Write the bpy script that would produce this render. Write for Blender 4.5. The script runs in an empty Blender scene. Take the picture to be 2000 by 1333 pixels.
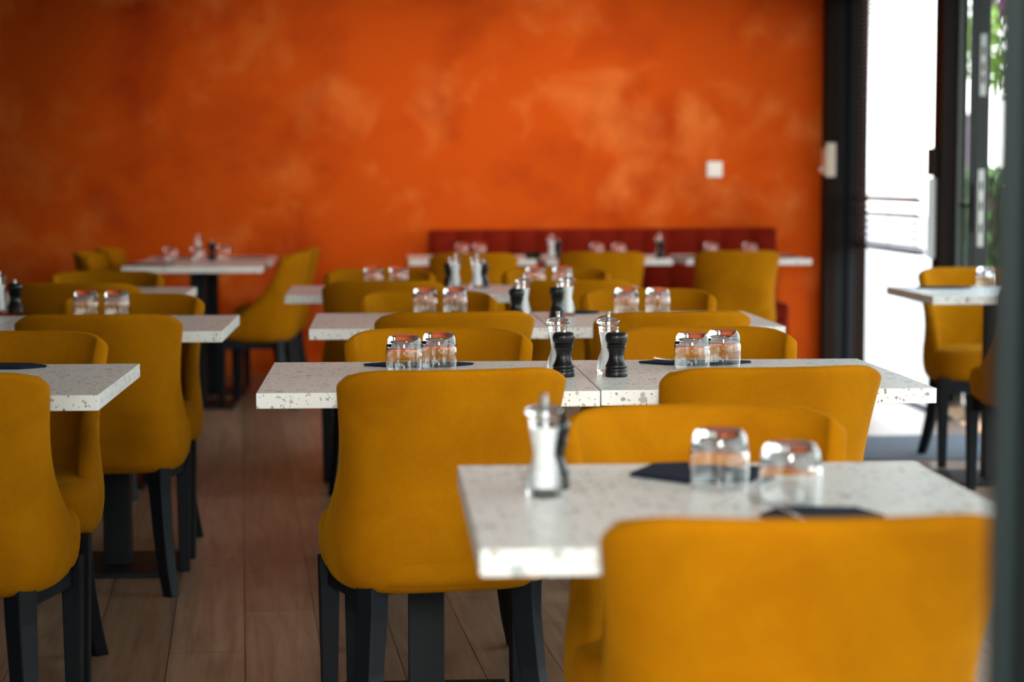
import bpy, bmesh, math, random
from mathutils import Vector, Matrix
random.seed(7)
PI = math.pi
scene = bpy.context.scene
COL = scene.collection

# ------------------------------------------------------------------ helpers
def link(o):
    COL.objects.link(o); return o

def finish(name, bm, mat, parent=None, smooth=True, sub=0, bevel=0.0, loc=None, angle=None):
    bmesh.ops.recalc_face_normals(bm, faces=bm.faces[:])
    me = bpy.data.meshes.new(name); bm.to_mesh(me); bm.free()
    for p in me.polygons: p.use_smooth = smooth
    if angle is not None:
        me.set_sharp_from_angle(angle=math.radians(angle))
    if mat: me.materials.append(mat)
    o = link(bpy.data.objects.new(name, me))
    if bevel:
        b = o.modifiers.new('bevel', 'BEVEL'); b.width = bevel; b.segments = 2; b.limit_method = 'ANGLE'
    if sub:
        s = o.modifiers.new('sub', 'SUBSURF'); s.levels = sub; s.render_levels = sub
    if parent: o.parent = parent
    if loc: o.location = loc
    return o

def box(bm, x0, x1, y0, y1, z0, z1, M=None):
    v = [bm.verts.new((x, y, z)) for z in (z0, z1) for y in (y0, y1) for x in (x0, x1)]
    for f in ((0,1,3,2),(4,6,7,5),(0,4,5,1),(2,3,7,6),(0,2,6,4),(1,5,7,3)):
        bm.faces.new([v[i] for i in f])
    if M is not None: bmesh.ops.transform(bm, matrix=M, verts=v)
    return v

def lathe(bm, prof, seg=40, closed=False, cx=0, cy=0, cz=0):
    rings = []
    for r, z in prof:
        if r < 1e-6: rings.append([bm.verts.new((cx, cy, cz+z))])
        else: rings.append([bm.verts.new((cx+r*math.cos(2*PI*k/seg), cy+r*math.sin(2*PI*k/seg), cz+z)) for k in range(seg)])
    pairs = list(zip(rings, rings[1:])) + ([(rings[-1], rings[0])] if closed else [])
    for a, b in pairs:
        if len(a) == 1 and len(b) == 1: continue
        for k in range(seg):
            l = (k+1) % seg
            if len(a) == 1: bm.faces.new((a[0], b[k], b[l]))
            elif len(b) == 1: bm.faces.new((a[k], a[l], b[0]))
            else: bm.faces.new((a[k], a[l], b[l], b[k]))

def spline(pts, n=5):
    """catmull-rom through profile points"""
    out = []
    P = [pts[0]] + list(pts) + [pts[-1]]
    for i in range(1, len(P)-2):
        p0, p1, p2, p3 = P[i-1:i+3]
        for k in range(n):
            t = k/n
            out.append(tuple(.5*(2*b + (c-a)*t + (2*a-5*b+4*c-d)*t*t + (3*b-a-3*c+d)*t**3) for a, b, c, d in zip(p0, p1, p2, p3)))
    out.append(tuple(pts[-1])); return [(max(r, 0.0), z) for r, z in out]

def loft(bm, rings, cap=True):
    V = [[bm.verts.new(p) for p in r] for r in rings]
    n = len(V[0])
    for a, b in zip(V, V[1:]):
        for k in range(n):
            bm.faces.new((a[k], a[(k+1) % n], b[(k+1) % n], b[k]))
    if cap:
        bm.faces.new(V[0]); bm.faces.new(V[-1])
    return V

def empty(name, loc=(0,0,0), rz=0.0):
    o = link(bpy.data.objects.new(name, None)); o.location = loc; o.rotation_euler = (0,0,rz)
    o.empty_display_size = .1
    return o

def tag(o, label, cat, group=None):
    o['label'] = label; o['category'] = cat
    if group: o['group'] = group
    return o

def struct(name, bm, mat, **k):
    o = finish(name, bm, mat, smooth=False, **k)
    if not k.get('parent'): o['kind'] = 'structure'
    return o

def kids(o): return [c for c in bpy.data.objects if c.parent is o]

def copy_tree(o, parent=None):
    c = o.copy(); COL.objects.link(c); c.parent = parent
    for ch in kids(o): copy_tree(ch, c)
    return c

# ------------------------------------------------------------------ materials
def nt(name):
    m = bpy.data.materials.new(name); m.use_nodes = True
    n = m.node_tree.nodes; l = m.node_tree.links
    return m, n, l, n['Principled BSDF']

def plain(name, col, rough=.5, metal=0.0, spec=.5, **k):
    m, n, l, b = nt(name)
    b.inputs['Base Color'].default_value = (*col, 1)
    b.inputs['Roughness'].default_value = rough
    b.inputs['Metallic'].default_value = metal
    b.inputs['Specular IOR Level'].default_value = spec
    for a, v in k.items(): b.inputs[a].default_value = v
    # faint procedural unevenness of the finish
    t = n.new('ShaderNodeTexNoise'); t.inputs['Scale'].default_value = 35
    tc = n.new('ShaderNodeTexCoord'); l.new(tc.outputs['Object'], t.inputs['Vector'])
    r = n.new('ShaderNodeMapRange'); r.inputs['To Min'].default_value = max(0, rough-.06); r.inputs['To Max'].default_value = min(1, rough+.06)
    l.new(t.outputs['Fac'], r.inputs['Value']); l.new(r.outputs['Result'], b.inputs['Roughness'])
    return m

def ramp(n, stops):
    r = n.new('ShaderNodeValToRGB')
    e = r.color_ramp.elements
    e[0].position, e[0].color = stops[0][0], (*stops[0][1], 1)
    e[1].position, e[1].color = stops[-1][0], (*stops[-1][1], 1)
    for p, c in stops[1:-1]:
        q = e.new(p); q.color = (*c, 1)
    return r

def noise(n, l, vec, scale, detail=4, rough=.55, dist=0.0):
    t = n.new('ShaderNodeTexNoise')
    t.inputs['Scale'].default_value = scale; t.inputs['Detail'].default_value = detail
    t.inputs['Roughness'].default_value = rough; t.inputs['Distortion'].default_value = dist
    l.new(vec, t.inputs['Vector']); return t

def mixc(n, l, fac, a, b, mode='MIX'):
    m = n.new('ShaderNodeMix'); m.data_type = 'RGBA'; m.blend_type = mode
    for s, v in ((0, fac), (6, a), (7, b)):
        if hasattr(v, 'is_output'): l.new(v, m.inputs[s])
        elif s == 0: m.inputs[0].default_value = v
        else: m.inputs[s].default_value = (*v, 1)
    return m.outputs[2]

def mat_plaster():
    m, n, l, b = nt('orange_plaster')
    g = n.new('ShaderNodeNewGeometry').outputs['Position']
    a = noise(n, l, g, 1.15, 5, .58, .25)
    ra = ramp(n, [(.25, WALL_D), (.46, WALL_M), (.60, WALL_M), (.75, WALL_L)])
    l.new(a.outputs['Fac'], ra.inputs['Fac'])
    c = noise(n, l, g, 2.5, 5, .6, .35)
    rc = ramp(n, [(.50, (0,0,0)), (.72, (1,1,1))]); l.new(c.outputs['Fac'], rc.inputs['Fac'])
    mu = n.new('ShaderNodeMath'); mu.operation = 'MULTIPLY'; mu.inputs[1].default_value = .75
    l.new(rc.outputs['Color'], mu.inputs[0])
    c1 = mixc(n, l, mu.outputs[0], ra.outputs['Color'], WALL_P)
    d = noise(n, l, g, 1.6, 5, .6, .3)
    mp = n.new('ShaderNodeVectorMath'); mp.operation = 'ADD'; mp.inputs[1].default_value = (7.3, 1.1, 4.2)
    l.new(g, mp.inputs[0]); l.new(mp.outputs[0], d.inputs['Vector'])
    rd = ramp(n, [(.52, (0,0,0)), (.75, (1,1,1))]); l.new(d.outputs['Fac'], rd.inputs['Fac'])
    mu2 = n.new('ShaderNodeMath'); mu2.operation = 'MULTIPLY'; mu2.inputs[1].default_value = .65
    l.new(rd.outputs['Color'], mu2.inputs[0])
    c2 = mixc(n, l, mu2.outputs[0], c1, WALL_D)
    l.new(c2, b.inputs['Base Color'])
    b.inputs['Roughness'].default_value = .75; b.inputs['Specular IOR Level'].default_value = .10
    return m
WALL_D = (.31, .026, .0006); WALL_M = (.53, .070, .0015); WALL_L = (.62, .115, .006); WALL_P = (.67, .175, .032)

def mat_floor():
    m, n, l, b = nt('oak_planks')
    g = n.new('ShaderNodeNewGeometry').outputs['Position']
    mp = n.new('ShaderNodeMapping'); mp.inputs['Rotation'].default_value = (0, 0, math.radians(86)); l.new(g, mp.inputs['Vector'])
    br = n.new('ShaderNodeTexBrick'); l.new(mp.outputs[0], br.inputs['Vector'])
    br.offset = .37; br.inputs['Scale'].default_value = 1
    br.inputs['Brick Width'].default_value = 1.25; br.inputs['Row Height'].default_value = .19
    br.inputs['Mortar Size'].default_value = .0018; br.inputs['Mortar Smooth'].default_value = .2; br.inputs['Bias'].default_value = 0
    br.inputs['Color1'].default_value = (.26, .165, .105, 1); br.inputs['Color2'].default_value = (.37, .245, .165, 1)
    br.inputs['Mortar'].default_value = (.06, .04, .028, 1)
    st = n.new('ShaderNodeMapping'); st.inputs['Scale'].default_value = (2.2, 38, 1); l.new(mp.outputs[0], st.inputs['Vector'])
    gr = noise(n, l, st.outputs[0], 1.0, 5, .6, .6)
    rg = ramp(n, [(.35, (.72,.70,.68)), (.65, (1.12,1.12,1.12))]); l.new(gr.outputs['Fac'], rg.inputs['Fac'])
    c1 = mixc(n, l, 1.0, br.outputs['Color'], rg.outputs['Color'], 'MULTIPLY')
    kn = noise(n, l, g, 5, 3, .6, 1.0)
    rk = ramp(n, [(.66, (1,1,1)), (.74, (.55,.5,.46))]); l.new(kn.outputs['Fac'], rk.inputs['Fac'])
    c2 = mixc(n, l, .7, c1, rk.outputs['Color'], 'MULTIPLY')
    l.new(c2, b.inputs['Base Color'])
    b.inputs['Roughness'].default_value = .38; b.inputs['Specular IOR Level'].default_value = .45
    bp = n.new('ShaderNodeBump'); bp.inputs['Strength'].default_value = .12; bp.inputs['Distance'].default_value = .004
    l.new(gr.outputs['Fac'], bp.inputs['Height']); l.new(bp.outputs[0], b.inputs['Normal'])
    return m

def mat_terrazzo():
    m, n, l, b = nt('terrazzo')
    tc = n.new('ShaderNodeTexCoord').outputs['Object']
    oi = n.new('ShaderNodeObjectInfo')
    off = n.new('ShaderNodeVectorMath'); off.operation = 'MULTIPLY_ADD'
    cmb = n.new('ShaderNodeCombineXYZ')
    for i in range(3): l.new(oi.outputs['Random'], cmb.inputs[i])
    l.new(cmb.outputs[0], off.inputs[0]); off.inputs[1].default_value = (13, 17, 5); l.new(tc, off.inputs[2])
    wn = noise(n, l, off.outputs[0], 60, 2, .5)
    sc = n.new('ShaderNodeVectorMath'); sc.operation = 'MULTIPLY_ADD'; sc.inputs[1].default_value = (.012,)*3
    l.new(wn.outputs['Color'], sc.inputs[0]); l.new(off.outputs[0], sc.inputs[2])
    col = None
    base = (.86, .85, .80)
    cur = base
    for scale, keep, size, stops in (
        (150, .54, .48, [(0,(.30,.22,.15)),(.35,(.55,.46,.36)),(.6,(.18,.15,.13)),(.8,(.32,.34,.33)),(1,(.48,.36,.27))]),
        (80, .57, .50, [(0,(.40,.36,.31)),(.3,(.27,.26,.24)),(.55,(.50,.53,.50)),(.8,(.55,.45,.36)),(1,(.35,.40,.39))]),
        (42, .60, .50, [(0,(.46,.53,.51)),(.35,(.60,.54,.47)),(.6,(.42,.47,.46)),(.85,(.52,.42,.35)),(1,(.56,.60,.57))])):
        v = n.new('ShaderNodeTexVoronoi'); v.inputs['Scale'].default_value = scale; v.distance = 'MINKOWSKI'; v.inputs['Exponent'].default_value = 1.4
        l.new(sc.outputs[0], v.inputs['Vector'])
        sp = n.new('ShaderNodeSeparateColor'); l.new(v.outputs['Color'], sp.inputs[0])
        # chip radius depends on the random cell value: many cells hold none
        th = n.new('ShaderNodeMapRange'); th.inputs['From Min'].default_value = keep; th.inputs['From Max'].default_value = 1
        th.inputs['To Min'].default_value = 0; th.inputs['To Max'].default_value = size
        l.new(sp.outputs[0], th.inputs['Value'])
        lt = n.new('ShaderNodeMath'); lt.operation = 'LESS_THAN'
        l.new(v.outputs['Distance'], lt.inputs[0]); l.new(th.outputs[0], lt.inputs[1])
        r = ramp(n, stops); l.new(sp.outputs[1], r.inputs['Fac'])
        cur = mixc(n, l, lt.outputs[0], cur, r.outputs['Color'])
    l.new(cur, b.inputs['Base Color'])
    b.inputs['Roughness'].default_value = .33; b.inputs['Specular IOR Level'].default_value = .5
    return m

def mat_velvet():
    m, n, l, b = nt('mustard_velvet')
    tc = n.new('ShaderNodeTexCoord').outputs['Object']
    oi = n.new('ShaderNodeObjectInfo')
    off = n.new('ShaderNodeVectorMath'); off.operation = 'ADD'; l.new(tc, off.inputs[0]); l.new(oi.outputs['Random'], off.inputs[1])
    a = noise(n, l, off.outputs[0], 7, 4, .6, .6)
    r = ramp(n, [(.3, VEL_D), (.7, VEL_L)]); l.new(a.outputs['Fac'], r.inputs['Fac'])
    w = noise(n, l, off.outputs[0], 420, 2, .6)
    rw = ramp(n, [(.3, (.86,.86,.86)), (.7, (1.08,1.08,1.08))]); l.new(w.outputs['Fac'], rw.inputs['Fac'])
    c = mixc(n, l, 1.0, r.outputs['Color'], rw.outputs['Color'], 'MULTIPLY')
    l.new(c, b.inputs['Base Color'])
    b.inputs['Roughness'].default_value = .85; b.inputs['Specular IOR Level'].default_value = .04
    b.inputs['Sheen Weight'].default_value = .16; b.inputs['Sheen Roughness'].default_value = .4
    b.inputs['Sheen Tint'].default_value = (1.0, .55, .03, 1)
    bp = n.new('ShaderNodeBump'); bp.inputs['Strength'].default_value = .15; bp.inputs['Distance'].default_value = .001
    l.new(w.outputs['Fac'], bp.inputs['Height']); l.new(bp.outputs[0], b.inputs['Normal'])
    return m
VEL_D = (.325, .110, .0006); VEL_L = (.405, .150, .0010)

def mat_red_velvet():
    m, n, l, b = nt('red_velvet')
    tc = n.new('ShaderNodeTexCoord').outputs['Object']
    a = noise(n, l, tc, 9, 3, .6, .4)
    r = ramp(n, [(.3, (.12,.005,.0008)), (.7, (.165,.009,.0015))]); l.new(a.outputs['Fac'], r.inputs['Fac'])
    l.new(r.outputs['Color'], b.inputs['Base Color'])
    b.inputs['Roughness'].default_value = .85; b.inputs['Specular IOR Level'].default_value = .1
    b.inputs['Sheen Weight'].default_value = .08; b.inputs['Sheen Tint'].default_value = (.9, .2, .08, 1)
    return m

def mat_glass(name, ior=1.5, rough=0.0):
    m, n, l, b = nt(name)
    b.inputs['Transmission Weight'].default_value = 1; b.inputs['IOR'].default_value = ior
    b.inputs['Roughness'].default_value = rough; b.inputs['Base Color'].default_value = (.985, .99, .99, 1)
    return m

def mat_acrylic(name, clear):
    m = mat_glass(name, 1.49)
    n = m.node_tree.nodes; l = m.node_tree.links
    t = n.new('ShaderNodeBsdfTransparent'); mx = n.new('ShaderNodeMixShader'); mx.inputs[0].default_value = clear
    l.new(n['Principled BSDF'].outputs[0], mx.inputs[1]); l.new(t.outputs[0], mx.inputs[2])
    l.new(mx.outputs[0], n['Material Output'].inputs['Surface'])
    return m

def mat_pane():
    m = bpy.data.materials.new('window_glass'); m.use_nodes = True
    n = m.node_tree.nodes; l = m.node_tree.links
    n.remove(n['Principled BSDF'])
    t = n.new('ShaderNodeBsdfTransparent'); t.inputs[0].default_value = (.90, .94, .92, 1)
    g = n.new('ShaderNodeBsdfGlossy'); g.inputs['Roughness'].default_value = .02
    f = n.new('ShaderNodeFresnel'); f.inputs['IOR'].default_value = 1.45
    ge = n.new('ShaderNodeNewGeometry'); iv = n.new('ShaderNodeMath'); iv.operation = 'SUBTRACT'; iv.inputs[0].default_value = 1.0
    l.new(ge.outputs['Backfacing'], iv.inputs[1])
    mu = n.new('ShaderNodeMath'); mu.operation = 'MULTIPLY'; l.new(f.outputs[0], mu.inputs[0]); l.new(iv.outputs[0], mu.inputs[1])
    mx = n.new('ShaderNodeMixShader'); l.new(mu.outputs[0], mx.inputs[0]); l.new(t.outputs[0], mx.inputs[1]); l.new(g.outputs[0], mx.inputs[2])
    l.new(mx.outputs[0], n['Material Output'].inputs['Surface'])
    return m

def mat_leaf(name, c1, c2):
    m, n, l, b = nt(name)
    g = n.new('ShaderNodeNewGeometry')
    r = ramp(n, [(0, c1), (1, c2)]); l.new(g.outputs['Random Per Island'], r.inputs['Fac'])
    l.new(r.outputs['Color'], b.inputs['Base Color']); b.inputs['Roughness'].default_value = .5
    tr = n.new('ShaderNodeBsdfTranslucent'); l.new(r.outputs['Color'], tr.inputs[0])
    mx = n.new('ShaderNodeMixShader'); mx.inputs[0].default_value = .4
    l.new(b.outputs[0], mx.inputs[1]); l.new(tr.outputs[0], mx.inputs[2])
    l.new(mx.outputs[0], n['Material Output'].inputs['Surface'])
    return m

def mat_paving():
    m, n, l, b = nt('pale_paving')
    g = n.new('ShaderNodeNewGeometry').outputs['Position']
    a = noise(n, l, g, 3, 5, .6)
    r = ramp(n, [(.3, (.17,.168,.163)), (.7, (.21,.207,.20))]); l.new(a.outputs['Fac'], r.inputs['Fac'])
    l.new(r.outputs['Color'], b.inputs['Base Color']); b.inputs['Roughness'].default_value = .85
    return m

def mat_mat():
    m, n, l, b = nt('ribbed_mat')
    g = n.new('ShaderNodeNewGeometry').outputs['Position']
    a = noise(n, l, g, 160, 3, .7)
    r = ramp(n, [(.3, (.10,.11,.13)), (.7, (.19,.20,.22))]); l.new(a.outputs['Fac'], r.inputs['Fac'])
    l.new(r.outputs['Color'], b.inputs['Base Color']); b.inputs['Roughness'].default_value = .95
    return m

M = dict(
    plaster=mat_plaster(), floor=mat_floor(), terrazzo=mat_terrazzo(), velvet=mat_velvet(), red=mat_red_velvet(),
    glass=mat_glass('tumbler_glass', 1.5), acrylic=mat_acrylic('clear_acrylic', .38), acrylic_head=mat_acrylic('clear_acrylic_head', .12), pane=mat_pane(),
    leg=plain('black_lacquer_wood', (.004,.006,.0085), .5, spec=.2),
    iron=plain('black_powder_coat', (.007,.010,.011), .5, spec=.25),
    mill=plain('black_lacquer', (.004,.004,.004), .32, spec=.35),
    salt=plain('salt', (.92,.92,.90), .8),
    steel=plain('steel', (.75,.75,.74), .2, 1.0),
    napkin=plain('navy_napkin', (.012,.016,.030), .9, spec=.15),
    frame_dark=plain('anthracite_frame', (.008,.010,.011), .55, spec=.15),
    frame_black=plain('black_brown_frame', (.010,.0035,.001), .55, spec=.10),
    frame_brown=plain('brown_frame', (.055,.026,.020), .45),
    frame_green=plain('grey_green_frame', (.16,.19,.17), .4),
    frame_leaf=plain('leaf_frame', (.030,.038,.034), .45, spec=.3),
    post=plain('slate_paint', (.012,.023,.024), .5, spec=.3),
    slat=plain('brown_slat', (.17,.085,.065), .5),
    white=plain('white_plastic', (.80,.79,.75), .4),
    cream=plain('cream_plastic', (.62,.58,.48), .45),
    terracotta=plain('terracotta_plastic', (.50,.20,.11), .5),
    ceiling=plain('ceiling_paint', (.62,.61,.59), .9),
    wallw=plain('brown_wall', (.22,.17,.13), .9),
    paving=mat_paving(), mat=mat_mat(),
    leaf=mat_leaf('green_leaves', (.10,.22,.02), (.30,.46,.05)),
    leafd=mat_leaf('hedge_leaves', (.035,.10,.02), (.10,.20,.035)),
    leafp=mat_leaf('plum_leaves', (.10,.03,.06), (.24,.10,.15)),
    bark=plain('bark', (.10,.07,.05), .9),
    mauve=plain('mauve_board', (.27,.19,.23), .7),
    ceramic=plain('white_ceramic', (.75,.75,.73), .4),
    zinc=plain('satin_metal', (.42,.45,.43), .35, .6),
)

# ------------------------------------------------------------------ dimensions
WY = 12.2          # orange wall
FX = 3.0           # glazed side
LX = -3.3; BY = -3.6; CH = 2.75

# ------------------------------------------------------------------ setting
bm = bmesh.new(); box(bm, LX, FX+.16, BY, WY+.2, -.12, 0); struct('floor', bm, M['floor'])
bm = bmesh.new(); box(bm, LX-.2, FX+.2, BY-.2, WY+.2, CH, CH+.15); struct('ceiling', bm, M['ceiling'])
bm = bmesh.new(); box(bm, LX-.2, 2.705, WY, WY+.2, 0, CH); struct('wall_back', bm, M['plaster'])
bm = bmesh.new(); box(bm, LX-.2, LX, 1.2, WY, 0, CH); box(bm, LX-.2, LX, BY, -3.2, 0, CH)
box(bm, LX-.2, LX, -3.2, 1.2, 0, .7); box(bm, LX-.2, LX, -3.2, 1.2, 2.4, CH); struct('wall_left', bm, M['wallw'])
bm = bmesh.new()
for y in (-3.2, -1.75, -.29, 1.14): box(bm, LX-.14, LX-.06, y, y+.06, .7, 2.4)
box(bm, LX-.14, LX-.06, -3.2, 1.2, .7, .76); box(bm, LX-.14, LX-.06, -3.2, 1.2, 2.34, 2.4)
w = struct('window_6', bm, M['frame_dark'])  # unseen window added so daylight reaches the nearest table's left edge
bm = bmesh.new(); box(bm, LX-.105, LX-.099, -3.15, 1.15, .75, 2.35); finish('pane', bm, M['pane'], w, smooth=False)
# right: glazed, only a lintel above it
bm = bmesh.new(); box(bm, FX, FX+.2, BY, WY+.2, 2.34, CH); struct('wall_right', bm, M['frame_dark'])
# behind the camera: pier on the left, unseen window added for daylight at right
bm = bmesh.new()
box(bm, LX, FX, BY-.2, BY, 2.45, CH)
box(bm, LX, 1.0, BY-.2, BY, 0, 2.45); box(bm, 2.9, FX+.2, BY-.2, BY, 0, 2.45)
struct('wall_front', bm, M['wallw'])
bm = bmesh.new()
for x in (1.0, 1.92, 2.84): box(bm, x, x+.06, BY-.14, BY-.06, 0, 2.45)
box(bm, 1.0, 2.9, BY-.14, BY-.06, 0, .06); box(bm, 1.0, 2.9, BY-.14, BY-.06, 2.39, 2.45)
w = struct('window_5', bm, M['frame_dark'])
bm = bmesh.new(); box(bm, 1.05, 2.85, BY-.105, BY-.099, .05, 2.4)
finish('pane', bm, M['pane'], w, smooth=False)

# corner frame stack at the end of the orange wall
for k, (x0, x1, y0, mt) in enumerate(((2.705, 2.785, WY-.10, 'frame_black'), (2.785, 2.855, WY-.06, 'frame_dark'), (2.855, 2.90, WY-.09, 'frame_dark'), (2.90, 2.985, WY-.05, 'frame_black'))):
    bm = bmesh.new(); box(bm, x0, x1, y0, WY+.2, 0, CH); struct('trim_%d' % (k+1), bm, M[mt], bevel=.004)
# post between the open bay with the blind and the door
bm = bmesh.new(); box(bm, 2.955, 3.045, 10.45, 10.60, 0, 2.34); struct('trim_5', bm, M['frame_black'], bevel=.004)
bm = bmesh.new(); box(bm, 3.045, 3.095, 10.44, 10.58, 0, 2.34); struct('trim_6', bm, M['frame_green'], bevel=.004)
# threshold track
bm = bmesh.new(); box(bm, 2.79, 2.83, 9.7, 12.1, 0, .012); struct('trim_7', bm, M['frame_dark'])
# tall near post on the right
bm = bmesh.new()
pts = [(.436,1.403),(.436,1.375),(.442,1.372),(.442,1.315),(.438,1.312),(.438,1.262),(.446,1.258),(.446,1.20),(.470,1.20),(.470,1.403)]
loft(bm, [[(x,y,0) for x,y in pts], [(x,y,CH) for x,y in pts]]); struct('trim_8', bm, M['post'])
# the rest of the glazed side, nearer than the door: two fixed lights
for k, (y0, y1) in enumerate(((6.4, 9.2), (3.5, 6.3), (.6, 3.4), (-2.9, .5))):
    bm = bmesh.new()
    for y in (y0, y1-.07): box(bm, 3.02, 3.10, y, y+.07, 0, 2.34)
    box(bm, 3.02, 3.10, y0, y1, 0, .07); box(bm, 3.02, 3.10, y0, y1, 2.27, 2.34)
    w = struct('window_%d' % (k+1), bm, M['frame_dark'])
    bm = bmesh.new(); box(bm, 3.056, 3.062, y0+.06, y1-.06, .06, 2.28); finish('pane', bm, M['pane'], w, smooth=False)

# door leaf standing ajar, lock edge towards the room
H = empty('door_1', (3.10, 10.44, 0), math.atan2(-.745, -.19)); H['kind'] = 'structure'
Lw, Lt = .77, .074      # local x runs from hinge to lock edge; local +y is the room-side? (set below)
bm = bmesh.new()
box(bm, 0, .085, 0, Lt, .02, 2.32); box(bm, Lw-.085, Lw, 0, Lt, .02, 2.32)
box(bm, .085, Lw-.085, 0, Lt, .02, .12); box(bm, .085, Lw-.085, 0, Lt, 2.22, 2.32)
finish('door_frame', bm, M['frame_leaf'], H, smooth=False, bevel=.003)
bm = bmesh.new(); box(bm, .08, Lw-.08, .034, .040, .115, 2.225); finish('pane', bm, M['pane'], H, smooth=False)
for z0, z1, slots in ((1.60, 1.90, (1.68, 1.74, 1.82)), (.86, 1.24, (.95, 1.06, 1.16))):
    bm = bmesh.new(); box(bm, Lw-.001, Lw+.003, .022, .052, z0, z1)
    lp = finish('lock_plate', bm, M['zinc'], H, smooth=False); lp['label'] = 'grey metal lock plate'
    bm = bmesh.new()
    for z in slots: box(bm, Lw+.002, Lw+.0042, .031, .043, z-.022, z+.022)
    finish('slot', bm, M['frame_black'], lp, smooth=False)

# ------------------------------------------------------------------ things on the wall and facade
sw = empty('light_switch', (2.041, WY, 1.255)); tag(sw, 'square white light switch on the orange wall above the red bench', 'switch')
bm = bmesh.new(); box(bm, -.048, .048, -.010, 0, -.048, .048); finish('plate', bm, M['white'], sw, smooth=False, bevel=.004)
bm = bmesh.new(); box(bm, -.033, .033, -.014, -.009, -.033, .033); finish('rocker', bm, M['white'], sw, smooth=False, bevel=.002)
sb = empty('control_box', (2.728, WY-.10, 1.31)); tag(sb, 'tall cream control box on the dark corner frame beside the orange wall', 'control box')
bm = bmesh.new(); box(bm, -.022, .036, -.035, 0, -.10, .105); finish('cover', bm, M['cream'], sb, smooth=False, bevel=.004)
bm = bmesh.new(); box(bm, -.047, -.023, -.028, 0, -.085, .07); finish('side_cover', bm, M['terracotta'], sb, smooth=False, bevel=.004)
bm = bmesh.new(); lathe(bm, [(0,0),(.012,0),(.014,.01),(.010,.022),(0,.024)], 20)
bmesh.ops.rotate(bm, verts=bm.verts, matrix=Matrix.Rotation(PI/2, 3, 'X')); bmesh.ops.translate(bm, verts=bm.verts, vec=(-.052,-.016,-.055))
finish('knob', bm, M['cream'], sb)

# venetian blind in the open bay
vb = empty('venetian_blind', (2.93, 0, 0)); tag(vb, 'brown venetian blind let halfway down in the bright open bay', 'blind')
bm = bmesh.new()
Y0, Y1 = 10.72, 12.12
def slat(z, tilt, w=.05):
    Mx = Matrix.Translation((0, 0, z)) @ Matrix.Rotation(tilt, 4, 'Y')
    n = 3
    prof = [(-w/2 + w*k/n, .003*(1-((2*k/n)-1)**2)) for k in range(n+1)]
    va = [[bm.verts.new(Mx @ Vector((x, y, zz+dz))) for x, zz in prof] for y in (Y0, Y1) for dz in (0, .0012)]
    for a, b2 in ((0, 2), (1, 3)):
        for k in range(n): bm.faces.new((va[a][k], va[a][k+1], va[b2][k+1], va[b2][k]))
    for a, b2 in ((0, 1), (2, 3)):
        for k in range(n): bm.faces.new((va[a][k], va[a][k+1], va[b2][k+1], va[b2][k]))
    bm.faces.new((va[0][0], va[1][0], va[3][0], va[2][0])); bm.faces.new((va[0][n], va[1][n], va[3][n], va[2][n]))
z = 1.135
while z < 2.28: slat(z, -.02); z += .026
for z, t in ((1.105,.15),(1.078,.75),(1.032,.40),(.992,.62),(.948,.38),(.905,.38),(.862,.40),(.822,.40)): slat(z, t)
finish('slats', bm, M['slat'], vb, smooth=False)
bm = bmesh.new(); box(bm, -.027, .027, Y0, Y1, .780, .806); finish('bottom_rail', bm, M['frame_brown'], vb, smooth=False, bevel=.003)
bm = bmesh.new(); box(bm, -.03, .03, Y0, Y1, 2.29, 2.34); finish('head_rail', bm, M['frame_brown'], vb, smooth=False)
bm = bmesh.new()
for y in (Y0+.12, (Y0+Y1)/2, Y1-.12): box(bm, -.0015, .0015, y-.0015, y+.0015, .79, 2.30)
finish('ladder_cord', bm, M['frame_brown'], vb, smooth=False)
# guide strip and drive box on the post
bm = bmesh.new(); box(bm, 2.912, 2.950, 10.50, 10.54, .77, 1.20)
tag(finish('blind_guide', bm, M['ceramic'], smooth=False, bevel=.003), 'narrow pale guide strip beside the bottom slats of the blind', 'guide strip')
bm = bmesh.new(); box(bm, 2.905, 2.955, 10.47, 10.54, 1.21, 1.36)
tag(finish('drive_box', bm, M['frame_black'], smooth=False, bevel=.004), 'small black box on the dark post just above the pale guide strip', 'box')

# door mat
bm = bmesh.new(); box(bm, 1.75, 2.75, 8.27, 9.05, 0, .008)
tag(finish('door_mat', bm, M['mat'], smooth=False), 'flat grey door mat on the floor inside the open door', 'mat')

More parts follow.
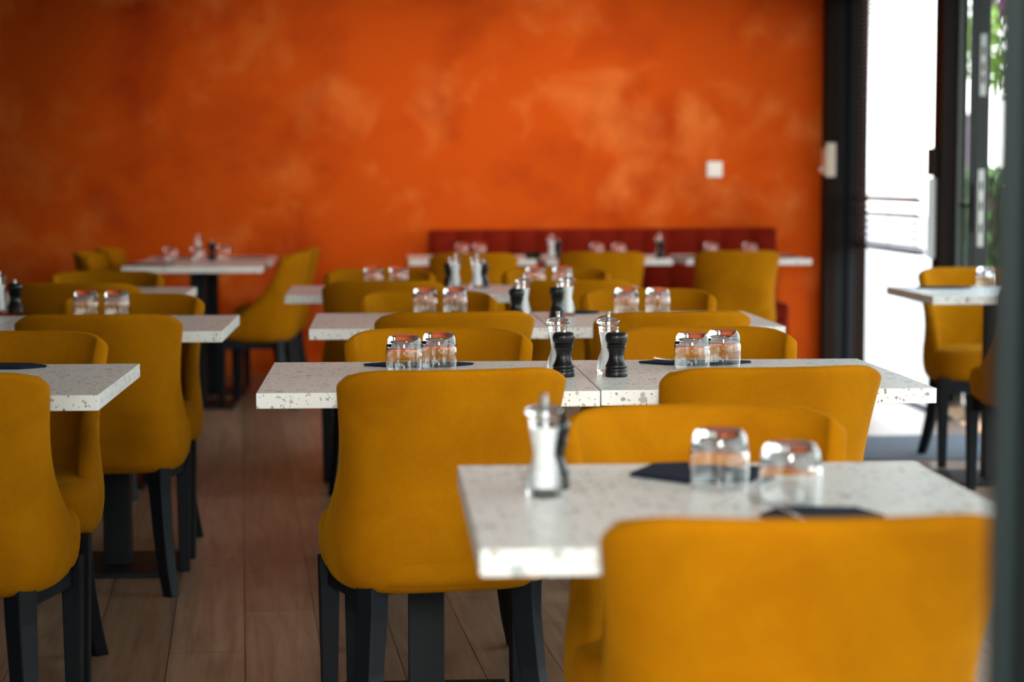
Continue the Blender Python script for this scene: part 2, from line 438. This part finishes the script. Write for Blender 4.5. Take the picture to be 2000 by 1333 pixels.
# ------------------------------------------------------------------ dining chair
def make_chair():
    root = empty('dining_chair')
    bm = bmesh.new()
    N = 26
    # z, half width, rear y, wing depth, exponent, thickness
    lev = [(.345,.200,-.150,.23,3.6,.040),(.349,.218,-.168,.26,3.8,.050),(.368,.235,-.184,.285,4.0,.052),(.42,.242,-.197,.30,4.1,.052),
           (.47,.238,-.205,.298,4.1,.050),(.52,.229,-.213,.245,3.5,.048),(.58,.2225,-.223,.185,2.75,.046),(.64,.224,-.234,.145,2.3,.041),
           (.70,.229,-.246,.127,2.15,.037),(.75,.234,-.257,.120,2.1,.034),(.785,.237,-.265,.117,2.1,.032),(.803,.2375,-.269,.115,2.1,.030),(.811,.232,-.264,.108,2.1,.020)]
    rings = []
    for z, hw, yb, D, e, th in lev:
        def pth(h, y, d):
            o = []
            for k in range(N+1):
                a = -PI/2 + PI*k/N
                s, c = math.sin(a), math.cos(a)
                x = h*math.copysign(abs(s)**(2/e), s); yy = y + d*(1-max(c, 0)**(2/e))
                o.append((x, yy))
            return o
        ou = pth(hw, yb, D); inn = pth(hw-th, yb+th, D-th*.75)
        wz = max(0, (z-.70)/.11)**1.5
        ring = [(x, y, z - .030*wz*abs(x/hw)**9) for x, y in ou] + [(x, y, z - .030*wz*abs(x/hw)**9) for x, y in reversed(inn)]
        rings.append(ring)
    V = loft(bm, rings, cap=False)
    for ring in (V[0], V[-1]):
        for k in range(N):
            bm.faces.new((ring[k], ring[k+1], ring[2*N-k], ring[2*N+1-k]))
    finish('backrest', bm, M['velvet'], root, sub=1)
    # seat cushion
    bm = bmesh.new(); rings = []
    for z, ins, up in ((.356,.03,0),(.360,.008,0),(.40,.0,0),(.44,-.003,0),(.468,.002,0),(.480,.012,0),(.486,.030,0),(.490,.07,0),(.494,.13,0)):
        r = []
        for k in range(44):
            a = 2*PI*k/44; s, c = math.sin(a), math.cos(a); e = 4.5
            y = .006 + (.200-ins)*math.copysign(abs(s)**(2/e), s)
            wf = min(1, max(0, (y+.18)/.28)); wf = wf*wf*(3-2*wf)
            x = ((.192 + .050*wf)-ins)*math.copysign(abs(c)**(2/e), c)
            r.append((x, y, z))
        rings.append(r)
    loft(bm, rings); finish('seat', bm, M['velvet'], root, sub=1)
    # seam line round the cushion
    # frame under the seat
    bm = bmesh.new()
    for s in (-1, 1):
        a, b = Vector((s*.150, -.115, .350)), Vector((s*.208, .168, .350))
        d = (b-a); ang = math.atan2(d.y, d.x)
        box(bm, 0, d.length, -.012, .012, -.040, .012, Matrix.Translation(a) @ Matrix.Rotation(ang, 4, 'Z'))
    box(bm, -.205, .205, .156, .180, .310, .362); box(bm, -.150, .150, -.127, -.103, .348, .372)
    finish('seat_frame', bm, M['leg'], root, smooth=False, bevel=.002)
    for s in (-1, 1):
        bm = bmesh.new()
        loft(bm, [[(s*.211+dx*w, .168+dy*w, z) for dx, dy in ((-1,-1),(1,-1),(1,1),(-1,1))] for z, w in ((0,.0155),(.20,.019),(.372,.022))])
        finish('leg', bm, M['leg'], root, smooth=False, bevel=.003)
        bm = bmesh.new(); rr = []
        for z, w, ox, oy in ((0,.0165,.036,-.085),(.08,.0185,.022,-.055),(.18,.0205,.010,-.022),(.29,.0225,.002,-.004),(.362,.0235,0,0)):
            an = s*math.radians(-38)
            q = []
            for dx, dy in ((-1,-1),(1,-1),(1,1),(-1,1)):
                X, Y = dx*w*1.08, dy*w
                q.append((s*(.160+ox) + X*math.cos(an)-Y*math.sin(an), -.122+oy + X*math.sin(an)+Y*math.cos(an), z))
            rr.append(q)
        loft(bm, rr); finish('leg', bm, M['leg'], root, smooth=False, bevel=.003)
    return root

G_CH = 'mustard velvet dining chairs'
chairs = [  # x, y, rotation degrees, label
    (.482, 2.400, 0, 'mustard velvet chair nearest the viewer, back turned, large and blurred at lower right'),
    (.518, 3.030, 180, 'mustard chair facing the viewer behind the nearest table with its two big tumblers'),
    (.116, 4.165, 9, 'mustard chair in the middle foreground, whole back and legs seen, left of the nearest table'),
    (.773, 4.180, 7, 'mustard chair with back turned at the right of the sharp double table'),
    (.140, 4.800, 180, 'mustard chair facing the viewer behind the left tumblers of the shiny black mills table'),
    (.810, 4.812, 180, 'mustard chair facing the viewer behind the right tumblers of the shiny black mills table'),
    (.185, 5.915, 9, 'mustard chair with back turned at the left half of the second double table'),
    (.815, 5.875, 8, 'mustard chair with back turned at the right half of the second double table'),
    (.153, 6.545, 180, 'mustard chair facing the viewer behind the left tumblers of the second double table'),
    (.905, 6.640, 178, 'mustard chair facing the viewer behind the right tumblers of the second double table'),
    (.000, 7.700, 3, 'mustard chair with back turned at the left half of the third double table'),
    (.715, 7.710, 3, 'mustard chair with back turned at the right half of the third double table'),
    (-.010, 8.280, 180, 'mustard chair facing the viewer behind the left half of the third double table'),
    (.743, 8.335, 180, 'mustard chair facing the viewer behind the right half of the third double table'),
    (.478, 10.585, 0, 'leftmost of the three mustard chairs drawn up to the tables at the red bench'),
    (1.171, 10.765, 0, 'middle one of the three mustard chairs drawn up to the tables at the red bench'),
    (1.919, 10.875, 0, 'rightmost of the three mustard chairs at the red bench, its tall back seen almost whole'),
    (-.888, 4.160, -2, 'mustard chair with back turned cut off at the left edge, nearest on the left side'),
    (-.905, 4.765, 180, 'mustard chair facing the viewer behind the nearest terrazzo table on the left'),
    (-.807, 5.870, 2, 'mustard chair with whole dark back in front of the left table with two tumblers'),
    (-.815, 6.420, 180, 'mustard chair facing the viewer behind the two tumblers on the left table'),
    (-1.125, 7.625, 0, 'mustard chair with back turned, second table from the orange wall on the left side'),
    (-1.130, 8.125, 180, 'mustard chair facing the viewer just before the far left table against the wall'),
    (-.645, 10.60, 84, 'mustard chair seen from its side at the right end of the far left table'),
    (-.615, 11.28, 88, 'mustard chair mostly hidden, farther one at the right end of the far left table'),
    (-1.345, 10.62, -92, 'mustard chair at the left end of the far left table, nearer of the two there'),
    (-1.330, 11.30, -92, 'farther mustard chair at the left end of the far left table'),
    (2.520, 8.235, 180, 'mustard chair facing the viewer at the table by the open glass door'),
    (2.470, 7.300, 4, 'mustard chair half hidden by the tall post, near side of the table by the door'),
]
ch0 = make_chair()
for i, (x, y, r, lab) in enumerate(chairs):
    c = ch0 if i == 0 else copy_tree(ch0)
    c.location = (x, y, 0); c.rotation_euler = (0, 0, math.radians(r)); tag(c, lab, 'chair', G_CH)

# ------------------------------------------------------------------ dining table
def make_table():
    root = empty('dining_table')
    bm = bmesh.new(); box(bm, -.352, .352, -.35, .35, .718, .75)
    finish('tabletop', bm, M['terrazzo'], root, smooth=False, bevel=.0012)
    bm = bmesh.new(); box(bm, -.04, .04, -.04, .04, .012, .706); finish('column', bm, M['iron'], root, smooth=False, bevel=.003)
    bm = bmesh.new(); box(bm, -.19, .19, -.19, .19, 0, .014); finish('base_plate', bm, M['iron'], root, smooth=False, bevel=.003)
    bm = bmesh.new(); box(bm, -.15, .15, -.15, .15, .704, .719); finish('mounting_plate', bm, M['iron'], root, smooth=False)
    return root
tables = [  # x centre, y centre, label
    (.465, 2.657, 'nearest white terrazzo table at lower right, blurred, with two large tumblers'),
    (.095, 4.420, 'left half of the sharp terrazzo double table with the shiny black mills'),
    (.803, 4.432, 'right half of the sharp terrazzo double table with the shiny black mills'),
    (.138, 6.200, 'left half of the second terrazzo double table behind the sharp one'),
    (.847, 6.215, 'right half of the second terrazzo double table behind the sharp one'),
    (-.017, 7.950, 'left half of the third terrazzo double table with two white salt mills'),
    (.690, 7.960, 'right half of the third terrazzo double table, almost hidden by chairs'),
    (.500, 11.360, 'leftmost terrazzo table in front of the red bench'),
    (1.262, 11.360, 'middle terrazzo table in front of the red bench'),
    (2.042, 11.360, 'rightmost terrazzo table in front of the red bench, its end beside the corner frame'),
    (2.420, 7.730, 'terrazzo table by the open glass door at the right'),
    (-.925, 4.408, 'nearest terrazzo table on the left with its speckled right corner showing'),
    (-.812, 6.130, 'terrazzo table on the left with two tumblers behind a dark chair back'),
    (-1.521, 6.130, 'terrazzo table at the left edge joined to the one with two tumblers'),
    (-1.108, 7.870, 'terrazzo table on the left of which only a thin pink strip shows'),
    (-.962, 10.550, 'front one of the two terrazzo tables standing together at the far left wall'),
    (-.955, 11.260, 'rear one of the two terrazzo tables standing together at the far left wall'),
]
tb0 = make_table()
for i, (x, y, lab) in enumerate(tables):
    t = tb0 if i == 0 else copy_tree(tb0)
    t.location = (x, y, 0); tag(t, lab, 'table', 'square terrazzo dining tables')

# ------------------------------------------------------------------ banquette
bq = empty('banquette', (1.335, 12.0, 0)); tag(bq, 'long dark red velvet bench with channel tufted back along the orange wall', 'bench')
x0, x1 = -1.048, 1.048; nch = 13; w = (x1-x0)/nch
for k in range(nch):
    bm = bmesh.new(); rings = []
    a = x0 + k*w
    for z, d in ((.43,.0),(.45,.012),(.60,.02),(.80,.016),(.868,.010),(.882,.0),(.889,-.02)):
        zz = z + (.012*(k/nch) if z > .8 else 0)
        front = [(a + w*u, -.02 - d - .028*(math.sin(PI*u)**.6), zz) for u in [q/8 for q in range(9)]]
        rings.append(front + [(a+w, .14, zz), (a, .14, zz)])
    loft(bm, rings); finish('back_channel', bm, M['red'], bq, smooth=True, angle=50)
bm = bmesh.new(); box(bm, x0, x1, .12, .198, .08, .88); finish('back_frame', bm, M['red'], bq, smooth=False, bevel=.006)
bm = bmesh.new(); box(bm, x0, x1, -.46, .13, .36, .47); finish('seat', bm, M['red'], bq, smooth=False, bevel=.025)
for k in range(nch):
    bm = bmesh.new()
    a = x0 + k*w
    rings = [[(a+w*u, -.43-.018*(math.sin(PI*u)**.6), z) for u in [q/8 for q in range(9)]] + [(a+w, -.38, z), (a, -.38, z)] for z in (.08, .36)]
    loft(bm, rings); finish('front_channel', bm, M['red'], bq, smooth=True, angle=50)
bm = bmesh.new(); box(bm, x0+.03, x1-.03, -.36, .12, 0, .36); finish('plinth', bm, M['frame_black'], bq, smooth=False)

# ------------------------------------------------------------------ mills
def make_black():
    r = empty('pepper_mill')
    bm = bmesh.new()
    p = [(0,0),(.0240,0),(.0246,.001),(.0246,.0120),(.0238,.0130),(.0243,.0150),(.0236,.0180),(.0228,.0190),(.0240,.0210),(.0243,.0235),(.0232,.0262)]
    p += spline([(.0222,.0280),(.0186,.036),(.0165,.047),(.0178,.056),(.0204,.0630)], 4)
    p += [(.0214,.0645),(.0216,.0660),(.0205,.0675),(.0196,.0685),(.0210,.0700),(.0214,.0715),(.0200,.0730),(0,.0730)]
    lathe(bm, p, 40); finish('body', bm, M['mill'], r, angle=40)
    bm = bmesh.new()
    lathe(bm, [(0,.0728)] + spline([(.0190,.0728),(.0228,.0770),(.0247,.0855),(.0236,.0925),(.0190,.0975),(.0120,.0992),(.0,.0996)], 5), 40)
    finish('head', bm, M['mill'], r, angle=40)
    bm = bmesh.new(); lathe(bm, [(0,.099),(.0050,.099),(.0050,.1035),(.0040,.1045),(.0052,.106),(.0052,.1105),(.0042,.1115),(0,.1115)], 20)
    finish('stud', bm, M['steel'], r, angle=40)['label'] = 'steel stud'
    return r
def make_clear():
    r = empty('salt_mill')
    bm = bmesh.new()
    p = [(0,0),(.0235,0),(.0245,.002),(.0245,.024),(.0236,.0265)]
    p += spline([(.0232,.028),(.0212,.037),(.0163,.050),(.0152,.060),(.0172,.076),(.0196,.090)], 4)
    p += [(.0206,.0935),(.0196,.0955),(.0208,.0985),(.0200,.1010),(.0212,.1040),(.0212,.1075),(.0150,.1085),(.0150,.1100),(0,.1100)]
    lathe(bm, p, 36); finish('body', bm, M['acrylic'], r, angle=40)
    bm = bmesh.new()
    lathe(bm, [(0,.1105),(.0150,.1105),(.0215,.1112)] + spline([(.0250,.1130),(.0262,.1165),(.0258,.1195),(.0225,.1228),(.0140,.1258),(.0070,.1280)], 4) + [(0,.1290)], 40)
    finish('head', bm, M['acrylic_head'], r, angle=40)
    bm = bmesh.new(); lathe(bm, [(0,.012),(.0125,.012),(.0130,.03),(.0120,.055),(.0125,.075),(.0140,.094),(0,.096)], 24)
    s = finish('salt_filling', bm, M['salt'], r, angle=40); s['label'] = 'white salt inside'
    bm = bmesh.new(); lathe(bm, [(0,.096),(.0035,.096),(.0035,.129),(.0052,.1295),(.0052,.134),(.0043,.135),(.0054,.1365),(.0054,.1405),(.0045,.1414),(0,.1414)], 20)
    finish('stud', bm, M['steel'], r, angle=40)['label'] = 'steel stud'
    return r
TZ = .7502
blk = [
    (.238, 2.775, 'black mill hidden behind the blurred clear mill on the nearest table'),
    (.400, 4.379, 'shiny black pepper mill left of the seam on the sharp table'),
    (.516, 4.371, 'shiny black pepper mill right of the seam on the sharp table'),
    (.417, 6.179, 'black pepper mill left of the seam on the second double table'),
    (.551, 6.264, 'black pepper mill right of the seam on the second double table'),
    (.275, 8.150, 'black pepper mill behind the left of two white salt mills on the third table'),
    (.413, 8.150, 'black pepper mill behind the right of two white salt mills on the third table'),
    (.985, 11.180, 'black mill beside a white mill near the small black bowl at the red bench'),
    (1.562, 11.139, 'black mill standing before a clear mill between two chairs at the red bench'),
    (-1.200, 6.625, 'black pepper mill at the left edge on the left side table'),
    (-.927, 11.008, 'black mill on the far left tables before the orange wall'),
]
b0 = make_black()
for i, (x, y, lab) in enumerate(blk):
    c = b0 if i == 0 else copy_tree(b0); c.location = (x, y, TZ); c.rotation_euler = (0,0,i*1.3)
    tag(c, lab, 'pepper mill', 'black pepper mills')
clr = [
    (.220, 2.701, 'large blurred clear salt mill on the nearest table'),
    (.392, 4.438, 'clear acrylic salt mill behind the left shiny black mill on the sharp table'),
    (.504, 4.431, 'clear acrylic salt mill behind the right shiny black mill on the sharp table'),
    (.445, 6.271, 'clear salt mill behind the left black mill on the second double table'),
    (.592, 6.358, 'clear salt mill behind the right black mill on the second double table'),
    (.296, 8.077, 'left one of the two white filled salt mills on the third double table'),
    (.383, 8.072, 'right one of the two white filled salt mills on the third double table'),
    (.944, 11.105, 'white filled mill beside the small black bowl at the red bench'),
    (1.565, 11.210, 'clear mill rising behind a black mill between two chairs at the red bench'),
    (-1.246, 6.602, 'clear salt mill cut off by the left edge beside a black mill'),
    (-1.009, 11.085, 'tall clear mill on the far left tables before the orange wall'),
]
c0 = make_clear()
for i, (x, y, lab) in enumerate(clr):
    c = c0 if i == 0 else copy_tree(c0); c.location = (x, y, TZ); c.rotation_euler = (0,0,i*.9)
    tag(c, lab, 'salt mill', 'clear salt mills')

# ------------------------------------------------------------------ tumblers, turned upside down
bm = bmesh.new()
outer = spline([(.0385,0),(.0406,.012),(.0416,.028),(.0413,.046),(.0400,.061),(.0374,.0735),(.0330,.0815)], 4) + [(.0300,.0842),(.0275,.0850),(0,.0847)]
inner = [(0,.0700),(.018,.0697),(.0270,.0680)] + spline([(.0322,.0640),(.0372,.056),(.0394,.044),(.0400,.028),(.0391,.012),(.0371,.0)], 4)
lathe(bm, outer+inner, 48, closed=False)
# close the rim
bm.verts.ensure_lookup_table()
bmesh.ops.remove_doubles(bm, verts=bm.verts, dist=1e-6)
rim = [e for e in bm.edges if e.is_boundary]
bmesh.ops.bridge_loops(bm, edges=rim)
g0 = finish('tumbler', bm, M['glass'], angle=50)
glasses = [
    (.471, 2.754, 'upturned tumbler on the nearest table, left and farther of the blurred pair'),
    (.540, 2.600, 'upturned tumbler on the nearest table, right and closer of the blurred pair'),
    (.049, 4.497, 'upturned tumbler, left of the sharp pair behind the middle foreground chair'),
    (.130, 4.575, 'upturned tumbler, right of the sharp pair behind the middle foreground chair'),
    (.709, 4.528, 'upturned tumbler, left of the sharp pair right of the shiny black mills'),
    (.795, 4.609, 'upturned tumbler, right of the sharp pair right of the shiny black mills'),
    (.140, 6.512, 'upturned tumbler, left of the left pair on the second double table'),
    (.237, 6.506, 'upturned tumbler, right of the left pair on the second double table'),
    (.795, 6.469, 'upturned tumbler, left of the right pair on the second double table'),
    (.897, 6.463, 'upturned tumbler, right of the right pair on the second double table'),
    (-.034, 8.120, 'upturned tumbler, left of the left pair on the third double table'),
    (.068, 8.120, 'upturned tumbler, right of the left pair on the third double table'),
    (.625, 8.120, 'upturned tumbler, left of the right pair on the third double table'),
    (.735, 8.120, 'upturned tumbler, right of the right pair on the third double table'),
    (.455, 11.30, 'upturned tumbler, left of the pair on the leftmost table at the red bench'),
    (.555, 11.30, 'upturned tumbler, right of the pair on the leftmost table at the red bench'),
    (1.225, 11.33, 'upturned tumbler, left of the pair on the middle table at the red bench'),
    (1.345, 11.28, 'upturned tumbler, right of the pair on the middle table at the red bench'),
    (1.880, 11.33, 'upturned tumbler, left one on the rightmost table at the red bench'),
    (2.105, 11.33, 'upturned tumbler, right one on the rightmost table at the red bench'),
    (-.940, 6.420, 'upturned tumbler, left of the pair on the left side table'),
    (-.842, 6.412, 'upturned tumbler, right of the pair on the left side table'),
    (-1.125, 10.78, 'upturned tumbler standing leftmost on the far left tables'),
    (-.985, 10.83, 'upturned tumbler next to the tall clear mill on the far left tables'),
    (-.875, 11.20, 'upturned tumbler right of the black mill on the far left tables'),
    (2.440, 7.930, 'tumbler on the table by the door, half behind the tall post'),
]
for i, (x, y, lab) in enumerate(glasses):
    c = g0 if i == 0 else copy_tree(g0); c.location = (x, y, TZ); c.rotation_euler = (0,0,i*.7)
    tag(c, lab, 'glass', 'upturned tumblers')

# ------------------------------------------------------------------ napkins and cutlery
def napkin(x, y, ln, wd, rot, lab, tip=.06, h=.007):
    """folded cloth with pointed ends: several layers"""
    bm = bmesh.new()
    pts = [(-ln/2-tip, 0), (-ln/2, -wd/2), (ln/2, -wd/2), (ln/2+tip, 0), (ln/2, wd/2), (-ln/2, wd/2)]
    rings = []
    for z, s in ((0,.97),(h*.3,1),(h*.5,.985),(h*.6,1),(h*.9,.985),(h,.95)):
        rings.append([(px*s, py*s, z) for px, py in pts])
    loft(bm, rings)
    o = finish('napkin', bm, M['napkin'], smooth=False, bevel=.0008)
    o.location = (x, y, TZ); o.rotation_euler = (0,0,math.radians(rot))
    tag(o, lab, 'napkin', 'dark folded napkins'); return o
napkin(.468, 2.890, .10, .18, 8, 'dark napkin behind the left tumbler on the nearest table', .06)
napkin(.560, 2.495, .10, .12, -8, 'dark napkin under the fork just behind the nearest chair back', .03)
napkin(.085, 4.665, .13, .10, 2, 'dark napkin behind the sharp tumblers left of the mills', .065, .006)
napkin(.740, 4.680, .13, .11, -2, 'navy napkin behind the sharp tumblers right of the mills', .07, .006)
napkin(.640, 6.500, .04, .09, 0, 'dark napkin left of the right tumblers of the second double table', .05)
napkin(-1.19, 10.40, .15, .12, 5, 'dark napkin at the left front of the far left tables', .05)
napkin(-1.14, 11.30, .17, .10, 0, 'dark napkin at the left rear of the far left tables', .05)
napkin(-.735, 11.25, .13, .10, 3, 'dark napkin at the right rear of the far left tables', .05)
napkin(1.742, 11.18, .12, .10, 0, 'dark napkin left of the tall chair back at the red bench', .05)
napkin(2.265, 11.30, .11, .10, 0, 'dark napkin on the free end of the rightmost table at the bench', .05)
napkin(2.265, 7.930, .13, .10, 0, 'navy napkin on the table by the open glass door', .05)
napkin(-.905, 4.680, .16, .10, -5, 'dark napkin on the nearest left table, mostly behind the chair', .05)

def fork(x, y, z, rot, lab):
    r = empty('fork', (x, y, z), math.radians(rot)); tag(r, lab, 'fork')
    bm = bmesh.new()
    path = [(-.10,.0045,0),(-.06,.0042,.001),(0,.003,.003),(.035,.0028,.003),(.047,.008,.001),(.055,.011,.0005)]
    rings = []
    for px, hw, pz in path: rings.append([(px,-hw,pz),(px,hw,pz),(px,hw,pz+.0022),(px,-hw,pz+.0022)])
    loft(bm, rings); finish('handle', bm, M['steel'], r, sub=1)
    bm = bmesh.new()
    for k in range(4):
        yy = -.0093 + k*.0062
        loft(bm, [[(px,yy-w,pz),(px,yy+w,pz),(px,yy+w,pz+.0018),(px,yy-w,pz+.0018)] for px, w, pz in ((.053,.0018,.0005),(.075,.0015,.002),(.098,.0007,.006))])
    finish('tines', bm, M['steel'], r, smooth=False)
fork(.508, 2.535, TZ+.007, 100, 'steel fork lying on the dark napkin behind the nearest chair back')
fork(.742, 4.690, TZ+.006, 176, 'steel fork on the navy napkin behind the sharp right tumblers')

# small black bowl at the bench tables
bm = bmesh.new(); lathe(bm, [(0,0),(.035,0),(.048,.014),(.052,.032),(.049,.034),(.044,.016),(.030,.006),(0,.006)], 32)
bo = finish('bowl', bm, M['mill'], angle=50); bo.location = (.845, 11.16, TZ); tag(bo, 'small black bowl beside the white mill on a table at the red bench', 'bowl')

# ------------------------------------------------------------------ door handle
hd = empty('door_handle', (0,0,0)); hd.parent = H; hd['label'] = 'dark lever handle'
bm = bmesh.new(); box(bm, Lw-.075, Lw-.035, -.012, 0, .93, 1.17); finish('back_plate', bm, M['frame_black'], hd, smooth=False, bevel=.003)
bm = bmesh.new(); box(bm, Lw-.062, Lw-.046, -.055, -.010, 1.055, 1.071); box(bm, Lw-.18, Lw-.046, -.065, -.050, 1.055, 1.071)
finish('lever', bm, M['frame_black'], hd, smooth=False, bevel=.004)
# make the door's local +y point outside
H.scale = (1, 1, 1)

# ------------------------------------------------------------------ outdoors
bm = bmesh.new(); box(bm, FX+.16, 60, -30, 70, -.14, -.02); box(bm, -40, FX+.16, WY+.2, 70, -.14, -.02); box(bm, -40, FX+.16, -40, BY, -.14, -.02); box(bm, -40, LX-.2, BY, WY+.2, -.14, -.02)
struct('ground', bm, M['paving'])

def leaves(bm, cx, cy, cz, rx, ry, rz, n, s, boxy=False):
    for _ in range(n):
        if boxy:
            p = [random.uniform(-1, 1) for _ in range(3)]
            k = random.randrange(3); p[k] = math.copysign(random.uniform(.8, 1), p[k])
        else:
            v = Vector((random.gauss(0,1), random.gauss(0,1), random.gauss(0,1))).normalized() * random.uniform(.55, 1)**.5
            p = v
        c = Vector((cx+p[0]*rx, cy+p[1]*ry, cz+p[2]*rz))
        a = Vector((random.gauss(0,1), random.gauss(0,1), random.gauss(0,1))).normalized(); b = a.orthogonal().normalized()
        k = s*random.uniform(.7, 1.3)
        v = [bm.verts.new(c + q) for q in (-a*k, b*k*.5, a*k, -b*k*.5)]
        bm.faces.new(v)

def tree(name, x, y, h, r, blobs, mat, lab, n=900, s=.09):
    t = empty(name, (x, y, -.02)); tag(t, lab, 'tree')
    bm = bmesh.new(); lathe(bm, [(0,0),(.13,0),(.10,.5),(.085,h*.55),(.05,h*.85),(0,h*.86)], 14); finish('trunk', bm, M['bark'], t)
    bm = bmesh.new()
    for bx, by, bz, q in blobs: leaves(bm, bx, by, bz, r*q, r*q, r*q*.8, n, s)
    finish('foliage', bm, mat, t, smooth=False)
tree('plum_tree', 5.25, 14.6, 3.4, .9, ((-.25,-.2,2.75,.75),(.5,.3,3.3,1),(.2,-.4,3.7,.8)), M['leafp'], 'tree with plum coloured leaves seen through the door above the hedge', 700, .06)
tree('leafy_tree', 6.95, 19.5, 5.0, 1.2, ((-.25,0,2.7,.85),(.3,.2,3.6,1),(.9,-.3,2.6,.8),(-.1,.4,4.4,.8)), M['leaf'], 'bright green tree outside the glass door beyond the hedge', 900, .10)
hg = empty('hedge', (6.12, 15.6, -.02)); tag(hg, 'clipped green hedge outside the door next to the tall post', 'hedge')
bm = bmesh.new(); leaves(bm, 0, 0, .66, 1.55, .45, .64, 5200, .06, True); finish('foliage', bm, M['leafd'], hg, smooth=False)
bm = bmesh.new(); box(bm, -1.40, 1.40, -.33, .33, 0, 1.16); finish('branches', bm, M['bark'], hg, smooth=False)
ms = empty('garden_pillar', (6.88, 23.3, -.02)); tag(ms, 'mauve pillar outside, seen as a strip through the glass door', 'pillar')
bm = bmesh.new(); box(bm, -.09, .09, -.09, .09, 0, 1.95); finish('shaft', bm, M['mauve'], ms, smooth=False, bevel=.004)
bm = bmesh.new(); box(bm, -.11, .11, -.11, .11, 1.95, 2.0); finish('cap', bm, M['mauve'], ms, smooth=False, bevel=.004)
for i, (x, y, lab) in enumerate(((4.02, 13.35, 'round white planter outside, left one seen just above the chair by the door'), (4.33, 13.85, 'round white planter outside, right one next to the tall post'))):
    p = empty('planter', (x, y, -.02)); tag(p, lab, 'planter', 'white planters outside')
    bm = bmesh.new(); lathe(bm, spline([(0,0),(.14,0),(.22,.15),(.24,.38),(.19,.52),(.17,.56)], 4) + [(.15,.55),(.17,.40),(0,.38)], 32); finish('pot', bm, M['ceramic'], p, angle=50)

# ------------------------------------------------------------------ light
w = bpy.data.worlds.new('sky'); scene.world = w; w.use_nodes = True
n, l = w.node_tree.nodes, w.node_tree.links
tc = n.new('ShaderNodeTexCoord'); sp = n.new('ShaderNodeSeparateXYZ'); l.new(tc.outputs['Generated'], sp.inputs[0])
r = ramp(n, [(0, (.70,.70,.68)), (.02, (1.0,1.0,.98)), (.25, (.84,.92,1.0)), (1, (.50,.70,1.0))]); l.new(sp.outputs['Z'], r.inputs['Fac'])
l.new(r.outputs['Color'], n['Background'].inputs['Color']); n['Background'].inputs['Strength'].default_value = 6.0

def portal(name, loc, rot, sx, sy):
    li = bpy.data.lights.new(name, 'AREA'); li.shape = 'RECTANGLE'; li.size = sx; li.size_y = sy; li.cycles.is_portal = True
    o = link(bpy.data.objects.new(name, li)); o.location = loc; o.rotation_euler = rot
portal('sky_portal_side', (FX+.21, 4.6, 1.17), (0, math.radians(90), 0), 2.34, 15.2)
portal('sky_portal_left', (LX-.21, -1.0, 1.55), (0, math.radians(-90), 0), 1.7, 4.4)
portal('sky_portal_front', (1.95, BY-.21, 1.22), (math.radians(90), 0, 0), 1.9, 2.45)
sun = bpy.data.lights.new('sun', 'SUN'); sun.energy = 12; sun.angle = math.radians(.6); sun.color = (1, .95, .86)
so = link(bpy.data.objects.new('sun', sun)); so.location = (10, 10, 20)
d = Vector((-.16, -.10, -.98)); so.rotation_euler = d.to_track_quat('-Z', 'Y').to_euler()

# ceiling spots wash the orange wall; row spots are unseen fill added for brightness
def spot(name, loc, aim, power, angle, col, blend=1.0, size=.06):
    li = bpy.data.lights.new(name, 'SPOT'); li.energy = power; li.spot_size = math.radians(angle); li.spot_blend = blend
    li.shadow_soft_size = size; li.color = col
    o = link(bpy.data.objects.new(name, li)); o.location = loc
    o.rotation_euler = (Vector(aim)-Vector(loc)).to_track_quat('-Z', 'Y').to_euler()
WARM = (1.0, .86, .70)
for x, p in ((-.55, 84), (.65, 108), (1.65, 108)): spot('wall_spot', (x, 9.9, 2.68), (x, WY, 1.35), p, 70, WARM)
spot('row_fill_spot', (.05, -1.0, 1.95), (.85, 2.7, .70), 660, 46, (1, .97, .92), size=.4)
spot('row_fill_spot', (.1, 7.6, 2.68), (.2, 10.9, .75), 130, 75, (1, .93, .84), size=.2)
spot('row_fill_spot', (.9, 1.6, 2.68), (.55, 4.6, .75), 100, 55, (1, .95, .88), size=.25)

# ------------------------------------------------------------------ camera
F = 3900.0
th = math.atan(311.5/F); ps = math.atan(255/F*math.cos(th))
cam = bpy.data.cameras.new('camera'); co = link(bpy.data.objects.new('camera', cam)); scene.camera = co
cam.sensor_width = 36; cam.lens = F*36/2000; cam.clip_start = .05; cam.clip_end = 300
co.location = (0, 0, 1.18); co.rotation_euler = (PI/2 - th, 0, -ps)
cam.dof.use_dof = True; cam.dof.focus_distance = 4.45; cam.dof.aperture_fstop = 2.7; cam.dof.aperture_blades = 9

# ------------------------------------------------------------------ view
vs = scene.view_settings
scene.display_settings.display_device = 'sRGB'
vs.view_transform = 'Standard'; vs.look = 'None'; vs.gamma = 1; vs.use_curve_mapping = False; vs.exposure = 0.0
cy = scene.cycles
cy.max_bounces = 12; cy.diffuse_bounces = 4; cy.glossy_bounces = 4; cy.transmission_bounces = 12; cy.transparent_max_bounces = 16
cy.sample_clamp_indirect = 8; cy.use_denoising = True
